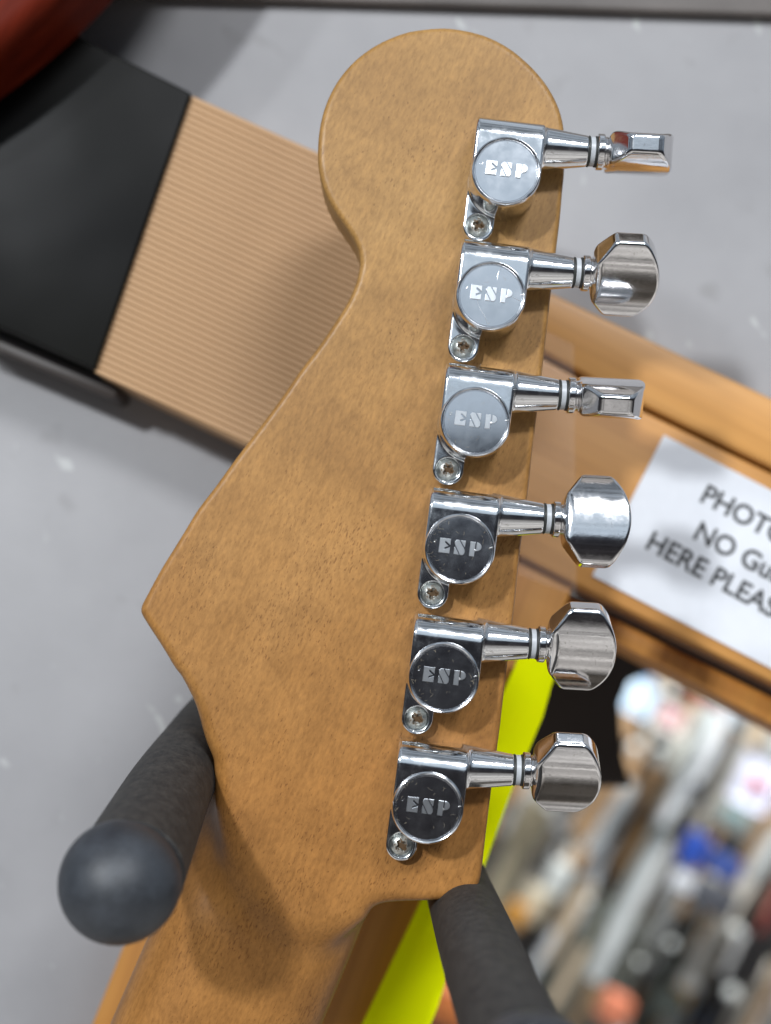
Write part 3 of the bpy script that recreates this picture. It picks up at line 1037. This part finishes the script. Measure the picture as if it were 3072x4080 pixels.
def box_thing(name, cat, label, px, py, w, h, z, col, ang=AX + math.pi / 2, group=None, band=None, depth=60):
    o_ = np.array(ap(px, py, z))
    root = empty(name, o_)
    setp(root, label, cat, group)
    s = (CAM[2] - z) * K / F_PX
    w, h = w * s, h * s
    u = np.array([math.cos(ang), math.sin(ang)]); v = np.array([-u[1], u[0]])
    pl = lambda x0, x1, y0, y1: [u * x0 + v * y0, u * x1 + v * y0, u * x1 + v * y1, u * x0 + v * y1]
    link('body', prism('body', pl(-w / 2, w / 2, -h / 2, h / 2), -depth, 0, (0, 0, 0), min(w, h) * .12), cm(col, .5), root)
    if band:
        link('front_label', prism('front_label', pl(-w * .3, w * .3, -h * .22, h * .22), 0, 2, (0, 0, 0), .5), cm(band, .5), root)
    return root
box_thing('product_box', 'box', 'deep blue box hanging left of the other blue box', 1502, 1840, 46, 76, -3000, (.012, .05, .30), band=(.02, .07, .38))
box_thing('product_box', 'box', 'wider dark blue box on the right of the two blue ones', 1568, 1874, 72, 52, -3000, (.03, .06, .24), band=(.05, .09, .30))
box_thing('price_card', 'card', 'white card under the left blue box', 1476, 1903, 48, 34, -2950, (.70, .74, .80), depth=4, band=(.55, .60, .68))
box_thing('price_card', 'card', 'lilac white card with a red mark near the right edge', 1634, 1690, 86, 112, -2950, (.66, .70, .86), depth=4, band=None)
bx = box_thing('red_sticker', 'sticker', 'round-cornered red sticker on the lilac white card', 1636, 1693, 26, 30, -2940, (.55, .03, .08), depth=3, band=(.6, .05, .1))
box_thing('product_box', 'box', 'dark red strip-like box right under the wooden sill', 1530, 1512, 84, 22, -3000, (.16, .006, .015), band=(.2, .01, .02))
box_thing('price_card', 'card', 'light blue card in the upper left of the shop view', 1382, 1506, 66, 74, -3000, (.50, .66, .82), depth=4, band=(.6, .75, .9))
box_thing('price_card', 'card', 'white card with pink print beside the light blue card', 1448, 1548, 66, 60, -3000, (.62, .58, .56), depth=4, band=(.45, .16, .22))
box_thing('product_box', 'box', 'pale grey box below the pink printed card', 1432, 1614, 100, 86, -3200, (.45, .46, .43), band=(.34, .36, .34))
box_thing('product_box', 'box', 'dark grey box between the black and tan guitar necks', 1548, 1945, 92, 66, -3150, (.10, .11, .13), band=(.13, .14, .17))
box_thing('product_box', 'box', 'grey box with a teal disc right of the pale neck', 1588, 1762, 96, 70, -3150, (.26, .26, .24), band=(.16, .26, .28))
box_thing('product_box', 'box', 'cream box near the corner of the headstock', 1152, 1958, 60, 74, -3100, (.40, .36, .27), band=(.46, .40, .30))
box_thing('product_box', 'box', 'light grey box right of the cream box', 1205, 1905, 46, 74, -3120, (.50, .54, .54), band=(.42, .46, .47))
box_thing('product_box', 'box', 'brown box at the foot of the yellow strap', 975, 2185, 120, 90, -2600, (.50, .15, .045), band=(.55, .18, .05))
box_thing('product_box', 'box', 'coral box at the bottom edge of the view', 1332, 2190, 60, 66, -2700, (.62, .20, .11), band=(.66, .24, .14))
box_thing('product_box', 'box', 'amber box low beside the black hanger arm', 1116, 1982, 40, 50, -3000, (.42, .20, .03), band=(.48, .24, .04))
box_thing('product_box', 'box', 'beige box under the right tan neck', 1640, 1960, 70, 120, -3600, (.44, .37, .31), band=(.38, .32, .27))
for (px, py, r, lab) in ((1371, 1616, 34, 'greenish white added highlight disc below the light blue card'), (1424, 1618, 26, 'small white added highlight disc right of the greenish one'),
                         (1268, 1950, 26, 'white added highlight disc at the foot of the grey-green neck'), (1590, 2010, 36, 'white added highlight disc under the dark grey box'),
                         (1581, 2146, 42, 'large white added highlight disc near the bottom right corner'), (1450, 2040, 28, 'pale added highlight disc between black and amber necks'),
                         (1380, 2080, 26, 'pale added highlight disc beside the golden brown neck')):  # pale discs added where specular highlights blur into bokeh
    s = (CAM[2] + 2900) * K / F_PX * r * .36
    o = link('highlight_disc', lathe('highlight_disc', [(0, s * .55), (s * .5, s * .5), (s * .85, s * .3), (s, 0), (s * .7, -s * .3), (0, -s * .3)], n=24), cm((.62, .66, .66), .25), None, ap(px, py, -2900))
    setp(o, lab, 'knob', 'discs added for blurred highlights in the shop')  # highlight discs, not real knobs

# the mass of small goods and necks on the far wall, too many and too blurred to count
def goods():
    rnd = random.Random(21)
    pal = [(.62, .66, .70), (.62, .66, .70), (.48, .52, .54), (.70, .68, .62), (.46, .38, .28), (.38, .25, .14), (.30, .19, .10), (.016, .016, .018),
           (.016, .016, .018), (.05, .06, .055), (.22, .23, .23), (.50, .26, .06), (.55, .12, .10), (.12, .22, .42)]
    wt = [5, 4, 5, 5, 5, 4, 3, 4, 4, 3, 5, 1, 1, 1]
    bm = bmesh.new()
    u = np.array([math.cos(AX), math.sin(AX)]); v = np.array([-u[1], u[0]])
    z0 = ZK + 120
    for i in range(300):
        c = np.array(ap(rnd.uniform(1060, 1760), rnd.uniform(1440, 2300), z0))
        s = (CAM[2] - z0) * K / F_PX
        if rnd.random() < .86:
            L_, w_ = rnd.uniform(110, 320) * s, rnd.uniform(10, 28) * s
        else:
            L_, w_ = rnd.uniform(16, 46) * s, rnd.uniform(16, 46) * s
        d = rnd.uniform(10, 950)
        a = rnd.gauss(0, .05)
        ua, va = u * math.cos(a) + v * math.sin(a), v * math.cos(a) - u * math.sin(a)
        vs = []
        for k in (0, 1):
            for p_, q_ in ((-1, -.9), (-.9, -1), (.9, -1), (1, -.9), (1, .9), (.9, 1), (-.9, 1), (-1, .9)):
                xy = c[:2] + ua * p_ * L_ / 2 + va * q_ * w_ / 2
                vs.append(bm.verts.new(W((xy[0], xy[1], z0 + d - k * 30))))
        fs = [bm.faces.new(vs[:8]), bm.faces.new(vs[8:][::-1])] + [bm.faces.new((vs[j], vs[j + 8], vs[(j + 1) % 8 + 8], vs[(j + 1) % 8])) for j in range(8)]
        mi = rnd.choices(range(len(pal)), wt)[0]
        for f in fs:
            f.material_index = mi
    bmesh.ops.recalc_face_normals(bm, faces=bm.faces)
    me = bpy.data.meshes.new('shop_goods')
    bm.to_mesh(me); bm.free()
    for c in pal:
        me.materials.append(cm(c, .4))
    return me
o = link('shop_goods', goods())
setp(o, 'blurred mass of pale, tan and black goods crowding the far shop wall', kind='stuff')
